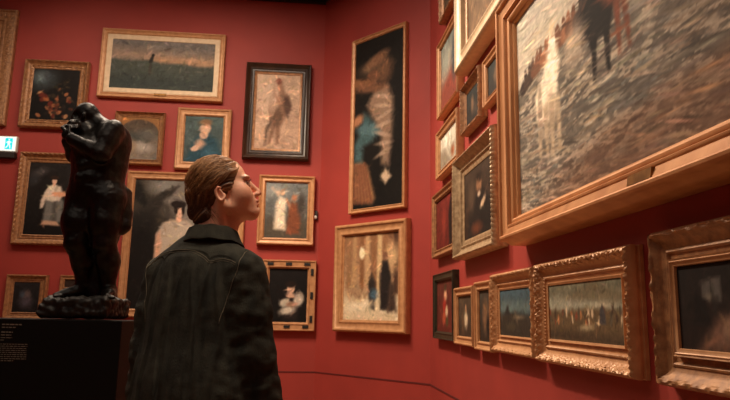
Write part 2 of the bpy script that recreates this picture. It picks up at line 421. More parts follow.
def a_blue(w, h, px):
    c = Canvas(w, h, px, (62,70,68), (72,84,80), 6)
    c.p([(.05,0),(.22,.45),(.42,.62),(.62,.62),(.85,.5),(1,.1),(1,0)], (40,64,72), .05)
    c.e(.5,.6,.09,.09,(190,150,124)); c.e(.53,.74,.11,.13,(196,156,128),0,.2); c.e(.55,.87,.13,.07,(120,88,62),0,.3)
    c.p([(.28,.42),(.42,.52),(.56,.4),(.44,.3),(.3,.3)], (186,142,116), .05); c.e(.3,.3,.09,.06,(196,156,130),30); c.e(.7,.2,.14,.15,(52,80,90),20,.5)
    return c
painting('gilt framed portrait of a sitter in teal blue above the visitor head', 'b', 1.56, .985, 2.705, 3.385, .085, .06, .03, prof_simple, 'gold', a_blue)
def a_game(w, h, px):
    c = Canvas(w, h, px, (168,134,110), (184,152,126), 8)
    c.p([(.42,.9),(.34,.72),(.3,.5),(.36,.3),(.3,.06),(.36,.06),(.46,.26),(.5,.06),(.56,.08),(.58,.3),(.7,.45),(.74,.66),(.64,.78),(.58,.92)], (126,92,72), .02)
    c.p([(.44,.88),(.4,.7),(.48,.56),(.56,.66),(.56,.88)], (148,100,76), .02); c.e(.5,.91,.04,.045,(116,64,50),0,.2); c.e(.42,.55,.06,.16,(154,120,98),10,.2)
    c.p([(.62,.7),(.74,.72),(.82,.58),(.74,.42),(.66,.5)], (80,58,48), .02); c.p([(.34,.4),(.24,.26),(.22,.04),(.27,.05),(.31,.25),(.4,.36)], (92,72,58), .015)
    c.e(.5,.42,.05,.14,(100,74,58),-6,.2); c.e(.46,.8,.02,.1,(176,140,116),10,.3); c.e(.25,.75,.15,.2,(196,166,142),0,.6,.6)
    return c
painting('dark walnut frame round a hanging brown figure on a pale ground', 'b', .855, .135, 2.85, 3.945, .1, .075, .03, prof_cove, 'darkwood', a_game, liner=(.028,'oldg'))
def a_ladies(w, h, px):
    c = Canvas(w, h, px, (18,14,12), (32,27,25), 9)
    c.e(.2,.86,.1,.05,(70,64,62),20,.6,.8); c.e(.1,.75,.08,.06,(46,44,44),40,.6,.8)
    c.p([(.34,.16),(.36,.5),(.44,.54),(.64,.52),(.7,.46),(.7,.18)], (104,98,90), .02); c.p([(.5,.16),(.5,.5),(.56,.5),(.6,.16)], (74,68,62), .02)
    c.p([(.34,.48),(.32,.58),(.4,.68),(.5,.7),(.62,.67),(.68,.56),(.62,.48),(.5,.46)], (204,182,160), .012); c.p([(.33,.58),(.26,.46),(.27,.36),(.32,.37),(.38,.52)], (198,174,152), .012)
    c.p([(.46,.58),(.62,.6),(.74,.58),(.73,.54),(.6,.52),(.47,.54)], (206,146,112), .01); c.e(.49,.745,.032,.045,(212,166,138),0,.12); c.e(.49,.79,.05,.03,(44,28,20),0,.15); c.e(.49,.7,.02,.03,(206,158,130),0,.2)
    c.p([(.74,.12),(.76,.52),(.82,.66),(.95,.68),(1.05,.6),(1.05,.12)], (112,34,26), .015); c.e(.88,.75,.035,.045,(200,150,118),0,.12); c.e(.88,.8,.055,.03,(92,44,30),0,.15); c.p([(.78,.6),(.86,.64),(.86,.48),(.78,.5)], (160,60,44), .01); c.p([(.95,.6),(1,.6),(1,.3),(.92,.3)], (78,22,18), .02)
    c.p([(.3,.14),(.36,.2),(.6,.19),(.68,.13)], (176,136,108), .012)
    return c
painting('two ladies in white and red on black, behind the bronze figure', 'b', 3.13, 2.39, 1.855, 2.825, .105, .065, .03, prof_cove, 'oldg', a_ladies, orn=((.02,.34,.008,.05,'rope'),(.6,.72,.004,.02,'bead')))
def a_grand(w, h, px):
    c = Canvas(w, h, px, (30,26,22), (58,50,42), 10)
    c.p([(.12,1),(1,1),(1,.5),(.6,.55),(.42,.7),(.3,.78)], (112,102,92), .06); c.e(.3,.97,.12,.05,(128,122,112),20,.6,.8)
    c.p([(-.05,.72),(.06,.77),(.14,.83),(.29,.92),(.42,.955),(.36,.88),(.26,.83),(.14,.77),(.05,.7)], (46,40,34), .012)
    c.p([(.02,1.02),(.09,.9),(.14,.8),(.1,.78),(-.02,.86)], (28,25,22), .015); c.e(.2,.79,.07,.05,(44,38,33),20,.2); c.e(.1,.68,.1,.07,(36,32,28),30,.3); c.e(.3,.76,.04,.05,(66,58,50),0,.3)
    c.p([(-.1,-.1),(.6,-.1),(.4,.3),(.2,.66),(-.1,.68)], (22,18,16), .08)
    c.p([(.23,.35),(.24,.58),(.29,.66),(.38,.69),(.52,.685),(.62,.62),(.64,.3)], (172,152,132), .012)
    c.p([(.23,.3),(.235,.56),(.27,.6),(.29,.5),(.28,.3)], (198,150,120), .012); c.e(.44,.7,.022,.035,(204,156,128)); c.e(.445,.755,.032,.048,(212,166,138),0,.12)
    c.e(.43,.81,.06,.03,(32,22,18),0,.15); c.e(.405,.77,.015,.04,(32,22,18),10,.2); c.e(.478,.77,.012,.045,(32,22,18),0,.2); c.e(.43,.772,.006,.004,(60,34,26)); c.e(.46,.772,.006,.004,(60,34,26)); c.e(.447,.735,.008,.003,(170,90,76))
    return c
painting('large portrait of a dark haired woman in white, partly hidden by the visitor', 'b', 2.03, .79, 1.145, 2.665, .085, .06, .03, prof_simple, 'gold', a_grand)
def a_smalldark(w, h, px):
    c = Canvas(w, h, px, (22,18,17), (34,30,30), 11); c.e(.5,.55,.12,.14,(110,90,84),0,.5); c.e(.5,.35,.2,.2,(64,56,60),0,.6); c.e(.35,.6,.08,.1,(60,66,74),0,.6); return c
painting('small carved gilt frame with a dark picture above the plinth, left end', 'b', 3.125, 2.725, 1.1, 1.55, .075, .055, .025, prof_cove, 'oldg', a_smalldark, orn=((.03,.36,.009,.04,'leaf'),))
painting('little brown gilt frame peeping out behind the bronze base', 'b', 2.61, 2.2, 1.39, 1.555, .045, .04, .02, prof_simple, 'oldg', art_plain((40,28,22), (50,36,28), 12))
def a_duo(w, h, px):
    c = Canvas(w, h, px, (58,54,48), (112,112,108), 13)
    c.p([(0,.1),(.1,.34),(.5,.3),(.8,.38),(1,.3),(1,0),(0,0)], (74,64,52), .08)
    c.p([(.22,.16),(.25,.6),(.33,.75),(.5,.7),(.48,.4),(.5,.14)], (206,184,158), .03)
    c.e(.4,.82,.045,.055,(190,138,104)); c.p([(.3,.75),(.12,.88),(.15,.92),(.36,.8)], (200,150,118), .02)
    c.p([(.52,.08),(.55,.5),(.62,.66),(.78,.64),(.84,.4),(.82,.08)], (112,62,40), .03); c.e(.68,.73,.05,.06,(150,98,70)); c.p([(.6,.6),(.5,.72),(.48,.68),(.58,.52)], (160,104,74), .02); c.e(.85,.6,.07,.2,(60,52,46),0,.5)
    c.e(.2,.85,.2,.1,(146,144,136),10,.8,.6); return c
painting('gilt framed pair of standing figures under grey sky, in front of the visitor face', 'b', .655, .055, 1.925, 2.675, .075, .07, .035, prof_simple, 'gold', a_duo)
def a_maid(w, h, px):
    c = Canvas(w, h, px, (15,12,11), (20,16,15), 14)
    c.p([(.38,.05),(.4,.45),(.52,.55),(.74,.5),(.8,.3),(.75,.05)], (34,26,24), .04)
    c.e(.57,.62,.07,.09,(196,152,124)); c.e(.57,.7,.1,.06,(30,20,16),0,.3); c.e(.57,.5,.09,.05,(186,144,118)); c.e(.78,.42,.09,.13,(170,156,138),-20,.25); c.e(.42,.36,.1,.07,(176,160,140),20,.3); c.e(.5,.22,.15,.07,(184,168,148),15,.4); c.e(.6,.33,.1,.05,(150,116,94),0,.4)
    return c
def flatframe(root, W, H):
    L = []; y0, y1 = -.063, -.052; bw = .022
    n = 3
    for k in range(n):
        x = -W/2+W*(k+.5)/n; L += [(x-.032, x+.032, y0, y1, .048-bw, .048+bw-.014), (x-.032, x+.032, y0, y1, H-.048-bw+.014, H-.048+bw)]
    for k in range(3):
        z = H*(k+.5)/3; L += [(-W/2+.048-bw, -W/2+.048+bw-.014, y0, y1, z-.036, z+.036), (W/2-.048-bw+.014, W/2-.048+bw, y0, y1, z-.036, z+.036)]
    for q in L: boxes('inlay', [q], M['black'], root, .002)
r_ = painting('half length woman with white sleeves in a gold frame inlaid with black bars', 'b', .59, .015, 1.035, 1.765, .088, .065, .03, prof_flat, 'gold', a_maid)
flatframe(r_, .575, .73)
painting('tall pale gilt frame cut off by the left edge, highest at far left', 'b', 4.3, 3.325, 3.1, 4.395, .16, .06, .03, prof_flat, 'oldg', art_plain((60,50,40), (80,70,58), 15), orn=((.2,.62,.012,.06,'leaf'),(.05,.18,.006,.03,'bead')), liner=(.03,'gold'))

# ------------------------------------------------------------------ corner wall
def a_tall(w, h, px):
    c = Canvas(w, h, px, (17,14,12), (22,18,15), 16)
    c.p([(0,.04),(0,.27),(.16,.28),(.3,.24),(.46,.05),(.4,.02)], (128,88,58), .015)
    for k in range(6): c.p([(.02+.07*k,.03),(.0+.045*k,.26),(.02+.045*k,.26),(.05+.07*k,.03)], (92,48,34), .01)
    c.p([(.0,.28),(.0,.38),(.12,.44),(.2,.56),(.34,.52),(.46,.44),(.4,.38),(.2,.36),(.18,.27)], (58,78,78), .02); c.e(.35,.45,.11,.04,(70,92,94),-10,.3)
    c.p([(.26,.6),(.42,.68),(.68,.7),(.8,.6),(.78,.38),(.72,.22),(.58,.24),(.56,.42),(.38,.52)], (128,100,80), .02)
    for k in range(7): c.e(.6+.02*math.sin(k*2.),.3+.055*k,.06,.012,(170,140,116),20*math.cos(k*1.7),.5,.7)
    c.p([(.56,.17),(.66,.21),(.78,.16),(.66,.12)], (178,150,122), .01)
    c.e(.42,.82,.13,.05,(74,56,42),0,.35); c.e(.45,.86,.09,.035,(120,84,60),20,.4); c.e(.38,.765,.05,.04,(96,62,44)); c.e(.14,.74,.11,.03,(120,78,52),-15,.4); c.e(.6,.77,.06,.07,(110,74,52),-20,.5,.8); c.e(.3,.7,.12,.025,(104,68,48),-8,.5); c.e(.06,.52,.05,.03,(150,100,70),30,.4)
    return c
painting('tall narrow picture of a shawled woman on black in a thin gilt frame', 'd', .485, 1.235, 2.22, 4.1, .045, .05, .025, prof_simple, 'gold', a_tall)
def a_inter(w, h, px):
    c = Canvas(w, h, px, (176,146,112), (122,82,56), 17)
    for x, k in ((.05,(132,94,64)),(.16,(156,118,82)),(.3,(120,80,52)),(.4,(172,134,96)),(.52,(124,84,56)),(.62,(184,150,108)),(.72,(130,88,58)),(.9,(70,46,34))): c.p([(x,.3),(x,1),(x+.08,1),(x+.08,.3)], k, .02)
    c.p([(0,0),(1,0),(1,.26),(.6,.32),(0,.34)], (196,172,138), .04); c.p([(0,.3),(.3,.22),(.5,.3),(.2,.42)], (150,116,86), .05)
    c.e(.34,.78,.045,.07,(220,200,160),0,.3); c.e(.88,.72,.1,.14,(176,140,100),0,.6)
    c.p([(.68,.12),(.66,.5),(.72,.68),(.8,.68),(.86,.5),(.84,.12)], (34,28,26), .02); c.e(.76,.73,.04,.045,(110,74,54)); c.p([(.48,.14),(.46,.42),(.52,.55),(.6,.42),(.58,.12)], (44,36,32), .02); c.e(.53,.6,.035,.035,(120,84,62)); c.e(.56,.3,.06,.06,(62,80,90),0,.5)
    c.p([(.8,.1),(.84,.45),(.92,.4),(.96,.1)], (60,44,36), .03); c.e(.3,.16,.2,.05,(212,190,158),8,.6)
    return c
painting('gilt framed sunny interior with dark standing figures, lower on the corner wall', 'd', .32, 1.28, 1.045, 2.11, .115, .08, .035, prof_simple, 'gold', a_inter)

# ------------------------------------------------------------------ right wall, far end first
painting('carved brown gilt frame at the top of the far corner of the right wall', 'r', .68, 1.33, 3.66, 4.4, .08, .06, .03, prof_cove, 'oldg', art_plain((70,54,40), (80,66,50), 18), orn=((.02,.34,.012,.06,'leaf'),))
def a_haze(w, h, px):
    c = Canvas(w, h, px, (116,56,40), (104,108,100), 19); c.p([(0,0),(1,0),(1,.35),(.5,.45),(0,.3)], (110,52,40), .1); c.e(.3,.7,.3,.2,(128,126,112),0,.7); c.e(.75,.6,.12,.3,(52,58,60),0,.5); return c
painting('blue grey over russet canvas in a slim gilt frame by the far corner', 'r', .58, 1.29, 2.84, 3.5, .05, .06, .03, prof_simple, 'gold', a_haze)
painting('high brown picture with a brightly lit gilt frame edge, left of the horse painting', 'r', 1.38, 2.95, 2.93, 4.15, .15, .1, .04, prof_simple, 'paleg', art_plain((104,78,56), (112,88,66), 20), liner=(.02,'gold'))
def a_dk(w, h, px):
    c = Canvas(w, h, px, (40,32,28), (34,36,34), 21); c.e(.4,.5,.15,.25,(96,72,54),0,.5); c.e(.6,.3,.2,.15,(58,48,40),0,.6); return c
painting('little ornate gilt frame with a dark picture under the brightly lit frame', 'r', 1.39, 1.88, 2.47, 2.82, .06, .06, .025, prof_cove, 'oldg', a_dk, orn=((.02,.34,.01,.045,'leaf'),))
painting('little plain gilt frame with a dark picture touching the horse painting', 'r', 1.93, 2.42, 2.5, 2.81, .05, .05, .025, prof_simple, 'gold', a_dk)
def a_pale(w, h, px):
    c = Canvas(w, h, px, (150,136,116), (178,166,146), 22); c.p([(0,0),(.6,0),(.3,.5),(0,.6)], (124,108,90), .1); c.e(.7,.3,.2,.15,(120,70,46),0,.6); c.e(.3,.75,.2,.14,(198,186,166),0,.6); return c
painting('small pale grey picture in a gilt frame above the dark red one', 'r', .53, 1.27, 2.33, 2.735, .065, .06, .03, prof_simple, 'gold', a_pale)
def a_port(w, h, px):
    c = Canvas(w, h, px, (40,26,19), (56,42,32), 23)
    c.e(.5,.74,.13,.13,(140,96,68),0,.4); c.e(.5,.82,.15,.08,(34,24,18),0,.4); c.p([(.1,0),(.2,.45),(.42,.6),(.62,.6),(.85,.45),(.95,0)], (28,22,19), .06); c.e(.62,.44,.14,.05,(196,160,128),25,.4); c.e(.5,.58,.08,.04,(170,140,116),0,.4); c.e(.25,.6,.15,.2,(74,56,42),0,.7); c.e(.4,.12,.25,.08,(84,44,28),0,.6)
    return c
painting('dark half length portrait in a deep silvery gilt frame, left of the horse painting', 'r', 1.26, 2.235, 1.6, 2.31, .125, .09, .03, prof_cove, 'silver', a_port, orn=((.0,.16,.006,.028,'bead'),))
def a_red(w, h, px):
    c = Canvas(w, h, px, (86,28,22), (96,34,28), 24); c.p([(.72,0),(.7,.6),(.8,.9),(1,1),(1,0)], (28,18,15), .06); c.e(.45,.5,.15,.3,(118,44,34),0,.6); return c
painting('dark red picture in a slim gilt frame by the far corner, middle height', 'r', .36, 1.13, 1.685, 2.225, .065, .06, .03, prof_simple, 'oldg', a_red)
def a_bou(w, h, px):
    c = Canvas(w, h, px, (88,34,26), (82,38,30), 25)
    for x,y,r,k in ((.5,.7,.12,(190,140,104)),(.45,.5,.14,(140,40,30)),(.58,.4,.1,(196,160,128)),(.42,.28,.12,(160,70,46)),(.6,.2,.1,(70,60,36)),(.5,.86,.08,(60,48,30))): c.e(x,y,r,r,k,0,.4)
    return c
painting('dark green black frame with a red picture, farthest of the lower right row', 'r', .36, 1.085, 1.03, 1.55, .06, .05, .025, prof_flat, 'ebony', a_bou)
def a_l2(w, h, px):
    c = Canvas(w, h, px, (54,40,30), (74,58,44), 26); c.e(.5,.42,.16,.2,(186,160,128),0,.4); c.e(.5,.68,.07,.1,(150,108,78)); c.e(.3,.3,.12,.2,(90,64,44),0,.6); return c
painting('small gilt frame with a pale figure, second from the corner in the lower row', 'r', 1.105, 1.615, 1.015, 1.41, .06, .05, .025, prof_simple, 'gold', a_l2)
def a_l3(w, h, px):
    c = Canvas(w, h, px, (44,34,26), (60,52,44), 27); c.e(.5,.5,.2,.3,(104,74,52),0,.5); c.e(.7,.3,.1,.2,(30,24,20),0,.5); return c
painting('narrow gilt frame with a brown picture, third from the corner in the lower row', 'r', 1.66, 2.02, 1.005, 1.425, .055, .05, .025, prof_simple, 'gold', a_l3)
def a_l4(w, h, px):
    c = Canvas(w, h, px, (44,38,32), (62,80,86), 28)
    c.p([(0,.7),(.3,.76),(.6,.68),(1,.74),(1,.5),(0,.48)], (84,94,90), .1); c.p([(0,.46),(.4,.5),(1,.42),(1,0),(0,0)], (50,42,34), .06); c.e(.6,.4,.3,.04,(110,92,72),0,.6); c.p([(.15,.45),(.25,.66),(.35,.45)], (40,36,32), .05); c.e(.35,.2,.3,.08,(64,54,40),0,.6); return c
painting('leafy carved gilt frame with a grey blue landscape, fourth in the lower row', 'r', 2.045, 2.735, 1.015, 1.45, .095, .055, .025, prof_cove, 'gold', a_l4, orn=((.03,.4,.013,.07,'leaf'),(.6,.72,.005,.02,'bead')))
def a_l5(w, h, px):
    c = Canvas(w, h, px, (84,66,46), (96,90,72), 29)
    c.p([(0,.78),(.5,.72),(1,.8),(1,.52),(0,.5)], (134,126,106), .1); c.e(.78,.6,.3,.05,(168,150,122),0,.8,.8); c.p([(0,.52),(.3,.5),(.6,.55),(1,.5),(1,0),(0,0)], (88,68,46), .05)
    c.p([(.3,.74),(.62,.98),(1,.8),(1,.62)], (96,82,60), .06,.8)
    rr = random.Random(3)
    for k in range(34):
        x = rr.random(); y = .3+.24*rr.random(); c.e(x,y,.02+.022*rr.random(),.05+.05*rr.random(),rr.choice([(150,96,60),(60,44,32),(180,150,118),(110,54,36),(72,60,46)]),rr.uniform(-20,20),.3)
    c.p([(.72,.3),(.73,.52),(.76,.62),(.79,.5),(.8,.3)], (60,54,52), .02); c.e(.55,.24,.25,.05,(150,128,96),5,.7); c.p([(0,.2),(1,.1),(1,0),(0,0)], (58,44,32), .1)
    c.rough(4,16); return c
painting('heavily carved leafy gilt frame with a crowded sepia beach scene, fifth in the lower row', 'r', 2.775, 3.665, 1.01, 1.455, .105, .06, .028, prof_cove, 'gold', a_l5, orn=((.04,.4,.017,.075,'leaf'),(.58,.73,.006,.022,'rope')), px=.004, step=.004, gain=1.3)
def a_l6(w, h, px):
    c = Canvas(w, h, px, (30,19,15), (22,16,14), 30)
    c.p([(.1,0),(.22,.4),(.34,.42),(.5,0)], (92,64,50), .08); c.e(.26,.26,.07,.14,(132,100,78),-20,.5,.7); c.p([(.14,.55),(.14,.8),(.24,.82),(.24,.55)], (74,66,60), .02); c.p([(.185,.55),(.185,.82),(.195,.82),(.195,.55)], (24,18,16), .01); c.p([(.3,.35),(.3,.75),(.34,.85),(.37,.75),(.38,.3)], (14,10,9), .03); c.p([(.08,.3),(.1,.62),(.16,.6),(.18,.3)], (16,11,10), .03); c.e(.33,.66,.02,.03,(120,78,58)); c.p([(.4,.5),(.42,.95),(1,.95),(1,.5)], (34,24,19), .05); return c
painting('dark interior scene in a wide gilt frame at the lower right edge', 'r', 3.79, 4.85, 1.01, 1.475, .1, .06, .04, prof_cove, 'oldg', a_l6, orn=((.0,.2,.008,.03,'chip'),(.6,.66,.003,.02,'bead')), liner=(.018,'gold'), px=.006)

# the big picture of horses on a hillside
def prof_big(w, h, hc):
    return [(0,0),(0,h*.5),(.006,h*.62),(.016,h*.72),(.018,h*.9),(.026,h*.98),(.034,h),(.04,h*.97),(.043,h*.9),(.078,h*.8),(.083,h*.83),(.09,h*.84),(.094,h*.8),(.097,h*.68),(.104,h*.72),(.114,h*.73),(.122,h*.69),(.126,hc+.018),(.134,hc+.015),(.14,hc+.004),(.14,hc-.006)]
def a_big(w, h, px):
    c = Canvas(w, h, px, (112,92,76), (116,98,84), 31)
    X, Y = c.X, c.Y; hor = .60+.055*np.clip(X/.1, 0, 1)+.12*np.clip((X-.1)/.5, 0, 1)+.02*vnoise(X*14, Y*0, 3)
    sky = np.clip((Y-hor)/.03, 0, 1)
    # grass: streaky layers
    I = c.I
    for (sx, sy, sd, col, th, am) in ((5,16,1,(86,76,66),.5,.8),(7,26,2,(164,140,116),.5,.9),(9,34,3,(96,96,90),.55,.85),(12,60,4,(196,172,146),.55,.85),(12,50,5,(44,36,32),.55,.9),(3,7,6,(128,108,92),.5,.45),(16,80,9,(122,92,70),.64,.7),(20,90,12,(52,46,40),.6,.7),(18,80,13,(176,156,132),.62,.8),(8,30,14,(60,52,46),.58,.8)):
        n = vnoise(X*c.asp*sx*.95+vnoise(X*8, Y*8, sd)*1.6, (Y+.035*np.sin(X*9+2*Y)+.10*X)*sy*1.35+vnoise(X*c.asp*6, Y*6, sd+7)*1.5, sd)*.7+.3*vnoise(X*c.asp*sx*2.5, Y*sy*2, sd+40)
        m = np.clip((n-th)/.08, 0, 1)*am; c.mix(m, col)
    c.I = c.I*.66+np.array((120,108,94))*.34
    c.mix(np.clip(.9-((X-.6)**2/.3+(Y-.02)**2/.05), 0, .5), (98,60,40))
    c.mix(np.clip(vnoise(X*9, Y*7, 8)-.45, 0, .5)*np.clip((X-.4)*3, 0, 1), (70,46,36))
    c.mix(np.clip(1-np.abs(Y-hor)/.09, 0, 1)*.5*(Y < hor), (104,92,76))
    c.mix(sky, (168,152,132)); c.mix(sky*np.clip((Y-.8)*3, 0, .6), (150,144,134))
    # distant herd along the brow
    rr = random.Random(5)
    for k in range(16):
        x = .03+k*.021+rr.uniform(-.006,.006); y = .60+.055*min(1,x/.1)+.06*max(0,(x-.1)/.5)
        col = rr.choice([(58,42,34),(96,60,42),(44,32,28),(132,84,58)])
        c.e(x,y,.05,.035,col,rr.uniform(-10,10),.2); c.e(x+.014,y+.05,.02,.035,col,rr.uniform(-20,20),.2)
    # white horse seen from behind
    W1 = (222,200,170)
    c.e(.145,.47,.115,.13,W1,80,.15); c.e(.17,.56,.085,.13,W1,-20,.2); c.e(.178,.67,.04,.11,(226,204,176),-5,.2); c.e(.182,.76,.03,.045,(190,164,134),10,.2)
    for (x0, x1) in ((.115,.11),(.14,.145),(.172,.168),(.195,.2)): c.p([(x0-.012,.44),(x0+.012,.44),(x1+.006,.2),(x1-.006,.2)], (160,136,110), .012)
    c.e(.115,.45,.025,.14,(120,100,84),0,.4,.7); c.e(.165,.4,.05,.08,(150,126,102),0,.5,.7)
    # black and bay horses
    K1 = (17,11,10); c.e(.352,.63,.1,.14,K1,80,.15); c.e(.375,.74,.06,.12,K1,-25,.2); c.e(.39,.86,.035,.07,K1,20,.2)
    for x0, x1 in ((.33,.334),(.343,.338),(.372,.38),(.382,.376)):
        e_ = .37+.05*((x0*1000) % 3)/2; c.p([(x0-.012,.58),(x0+.012,.58),(x1+.006,.48),(x1+.004,e_),(x1-.004,e_),(x1-.005,.48)], K1, .01)
    K2 = (98,52,36); c.e(.425,.66,.075,.15,K2,85,.2); c.e(.44,.78,.04,.1,K2,-20,.2)
    for x0, x1 in ((.41,.412),(.43,.44)): c.p([(x0-.009,.6),(x0+.01,.6),(x1+.004,.4),(x1-.004,.4)], K2, .01)
    c.e(.6,.66,.06,.09,(74,58,50),0,.4); c.e(.78,.7,.06,.1,(90,70,56),0,.4)
    c.e(.27,.58,.09,.09,(176,152,128),30,.5,.7); c.e(.47,.6,.07,.1,(176,152,126),10,.5,.6)
    c.rough(5,40); return c
rb = painting('huge hillside painting of horses in a massive stepped gilt frame', 'r', 2.52, 5.35, 1.57, 2.87, .14, .15, .07, prof_big, 'bigg', a_big, px=.0055, paint='bigpaint', gain=1.5)
pv = [( -.07,-.137,.045),(.07,-.137,.045),(.07,-.132,.078),(-.07,-.132,.078),(-.07,-.125,.045),(.07,-.125,.045),(.07,-.12,.078),(-.07,-.12,.078)]
pl = link_mesh('name_plate', [(x-.03, y, z) for x, y, z in pv], [(0,1,2,3),(7,6,5,4),(0,4,5,1),(1,5,6,2),(2,6,7,3),(3,7,4,0)], M['brass'], rb)

# ------------------------------------------------------------------ exit sign and wall sensor
p, rz = wall_pt('b', 3.34); s = empty('exit_sign', 'lit white and cyan exit sign on the red wall at far left', 'sign', (p.x, p.y, 2.80), rz)
boxes('casing', [(-.17, .16, -.07, 0, -.05, .01)], M['greybox'], s, .004)
boxes('housing', [(-.175, .165, -.055, 0, .012, .185)], M['plastic'], s, .012)
boxes('sign_face', [(-.165, .155, -.058, -.054, .024, .174)], M['sign_white'], s)
V_, F_ = [], []
def poly(pts, z=0):
    b = len(V_); V_.extend([(x, -.0595, y) for x, y in pts]); V_.extend([(x, -.0575, y) for x, y in pts]); n = len(pts)
    F_.append(tuple(b+i for i in range(n))); F_.append(tuple(b+n+i for i in range(n))[::-1])
    F_.extend([(b+i, b+n+i, b+n+(i+1) % n, b+(i+1) % n) for i in range(n)])
poly([(.05,.04),(.125,.04),(.125,.16),(.05,.16)]); link_mesh('pictogram_panel', V_, F_, M['sign_cyan'], s)
V_, F_ = [], []
def poly2(pts): poly(pts)
for q in ([(.078,.095),(.098,.10),(.094,.13),(.076,.125)], [(.083,.135),(.095,.135),(.095,.149),(.083,.149)], [(.082,.098),(.092,.098),(.074,.06),(.062,.052),(.058,.06),(.068,.066)], [(.09,.1),(.098,.1),(.106,.07),(.108,.05),(.1,.05),(.096,.07)], [(.076,.125),(.076,.115),(.06,.105),(.056,.112)], [(.094,.125),(.094,.117),(.112,.11),(.112,.118)]): poly(q)
o = link_mesh('running_figure', [(x, y-.002, z) for x, y, z in V_], F_, M['sign_white'], s)
p, rz = wall_pt('b', .045); s = empty('wall_sensor', 'tiny wall sensor with a white dot beside the room corner', 'sensor', (p.x, p.y, 2.205), rz)
boxes('housing', [(-.028, .028, -.03, 0, 0, .1)], M['greybox'], s, .006)
sd = SDF(); sd.ell((0,-.03,.028), (.022,.014,.022)); g = np.arange(-.045, .045, .004)
organic('lens', sd, g, g-.03, g+.028, M['plastic'], s)

# ------------------------------------------------------------------ frame of reference shared by statue and visitor (they face across the view)
YAW = math.radians(5.36)
def spot(xl, yl): return Vector((xl*math.cos(YAW)+yl*math.sin(YAW), -xl*math.sin(YAW)+yl*math.cos(YAW), 0))

# ------------------------------------------------------------------ plinth and bronze
pp = spot(-1.56, 3.03); pr = empty('plinth', 'black painted plinth with a small grey label text, under the bronze', 'plinth', (pp.x, pp.y, 0), -YAW)
boxes('body', [(-.40, .505, -.17, .2, 0, 1.16)], M['plinth'], pr, .003)
rr = random.Random(11); L = []
def line(x, z, n, hgt):
    while x < n:
        w = rr.uniform(.006, .02); w = min(w, n-x)
        L.append((x, x+w, -.1712, -.1698, z, z+hgt)); x += w+.004
fx = -.018
for z, e, hh in ((1.133,.085,.005),(1.121,.06,.004),(1.100,.05,.005),(1.088,.045,.004),(1.077,.05,.003),(1.067,.015,.003)): line(fx, z, fx+e, hh)
for k in range(9): line(fx-.01, 1.05-.0088*k, fx-.01+(.13 if k < 8 else .075), .0028)
boxes('wall_text', L, M['ink'], pr)

sp = spot(-1.29, 3.03); st = empty('bronze_statue', 'black bronze nude with bowed head and folded arms on a rough base', 'statue', (sp.x, sp.y, 1.16), -YAW)
b = SDF(); k = .03
b.ell((-.084,-.01,.992), (.056,.05,.056), k=.015); b.ell((-.105,-.01,.968), (.045,.04,.045), k=.02)
b.cone((-.118,-.012,.955), .032, (-.135,-.014,.925), .02, .02)            # jaw bowed to the hands
b.cone((-.142,-.014,.955), .011, (-.15,-.015,.94), .009, .012)             # nose
b.ell((-.118,-.045,.975), (.02,.01,.012), k=.01, sub=True); b.ell((-.075,-.063,.965), (.012,.008,.018), k=.006)
b.cone((-.05,0,.965), .042, (.02,0,.905), .055, .02); b.ell((-.115,-.055,.915), (.03,.05,.03), k=.02); b.cone((-.085,-.03,.93), .03, (-.03,-.02,.86), .05, .02)
b.ell((.052,.0,.852), (.086,.112,.1), k=.03); b.ell((-.035,0,.79), (.098,.11,.11), k=.03); b.ell((.025,0,.76), (.104,.098,.13), k=.04)
b.ell((-.005,0,.70), (.116,.1,.16), k=.05); b.ell((-.002,0,.60), (.122,.108,.1), k=.06); b.ell((.07,.03,.57), (.065,.08,.08), k=.03)
b.chain([((.085,-.09,.885), .054), ((.06,-.135,.76), .042)], .025); b.chain([((.06,-.135,.758), .042), ((-.085,-.13,.83), .028)], .016)
b.ell((.075,-.115,.83), (.045,.04,.06), k=.02)
b.ell((-.112,-.118,.852), (.03,.022,.026), k=.012)
for i in range(4): b.chain([((-.122+.006*i,-.128+.014*i,.868), .0095), ((-.142+.004*i,-.12+.016*i,.888), .008), ((-.134,-.105+.014*i,.905), .007)], .004)
b.chain([((-.1,-.135,.86), .01), ((-.105,-.128,.892), .008)], .006)
b.chain([((-.06,.09,.87), .05), ((-.135,.02,.79), .04)], .02); b.chain([((-.135,.02,.79), .04), ((-.14,-.04,.84), .03), ((-.12,-.075,.875), .026)], .015)
for i in range(4): b.chain([((-.12+.014*i,-.09,.885), .009), ((-.118+.014*i,-.11,.9), .008), ((-.112+.012*i,-.12,.885), .007)], .004)
b.chain([((.068,-.03,.56), .088), ((.072,-.05,.45), .07), ((.075,-.05,.35), .05)], k)
b.chain([((.075,-.045,.35), .05), ((.09,-.015,.27), .05), ((.095,.0,.15), .03)], k); b.ell((.075,-.085,.35), (.03,.02,.034), k=.02)
b.chain([((.098,.01,.135), .034), ((.12,-.06,.115), .027), ((.135,-.11,.104), .018)], .02)
b.chain([((-.058,-.01,.55), .083), ((-.062,-.04,.45), .068), ((-.052,-.05,.35), .05)], k)
b.chain([((-.052,-.045,.35), .05), ((-.035,.0,.27), .05), ((-.03,.01,.16), .031)], k); b.ell((-.062,-.085,.35), (.03,.02,.034), k=.02)
b.chain([((-.03,.01,.14), .034), ((-.075,-.035,.115), .026), ((-.115,-.07,.104), .017)], .02)
for i in range(5):
    b.cone((-.1-.008*i+.02,-.09+.012*i,.103), .009, (-.125-.008*i+.02,-.1+.012*i,.1), .007, .005)
    b.cone((.115+.011*i,-.115+.002*i,.103), .009, (.122+.012*i,-.13+.004*i,.1), .007, .005)
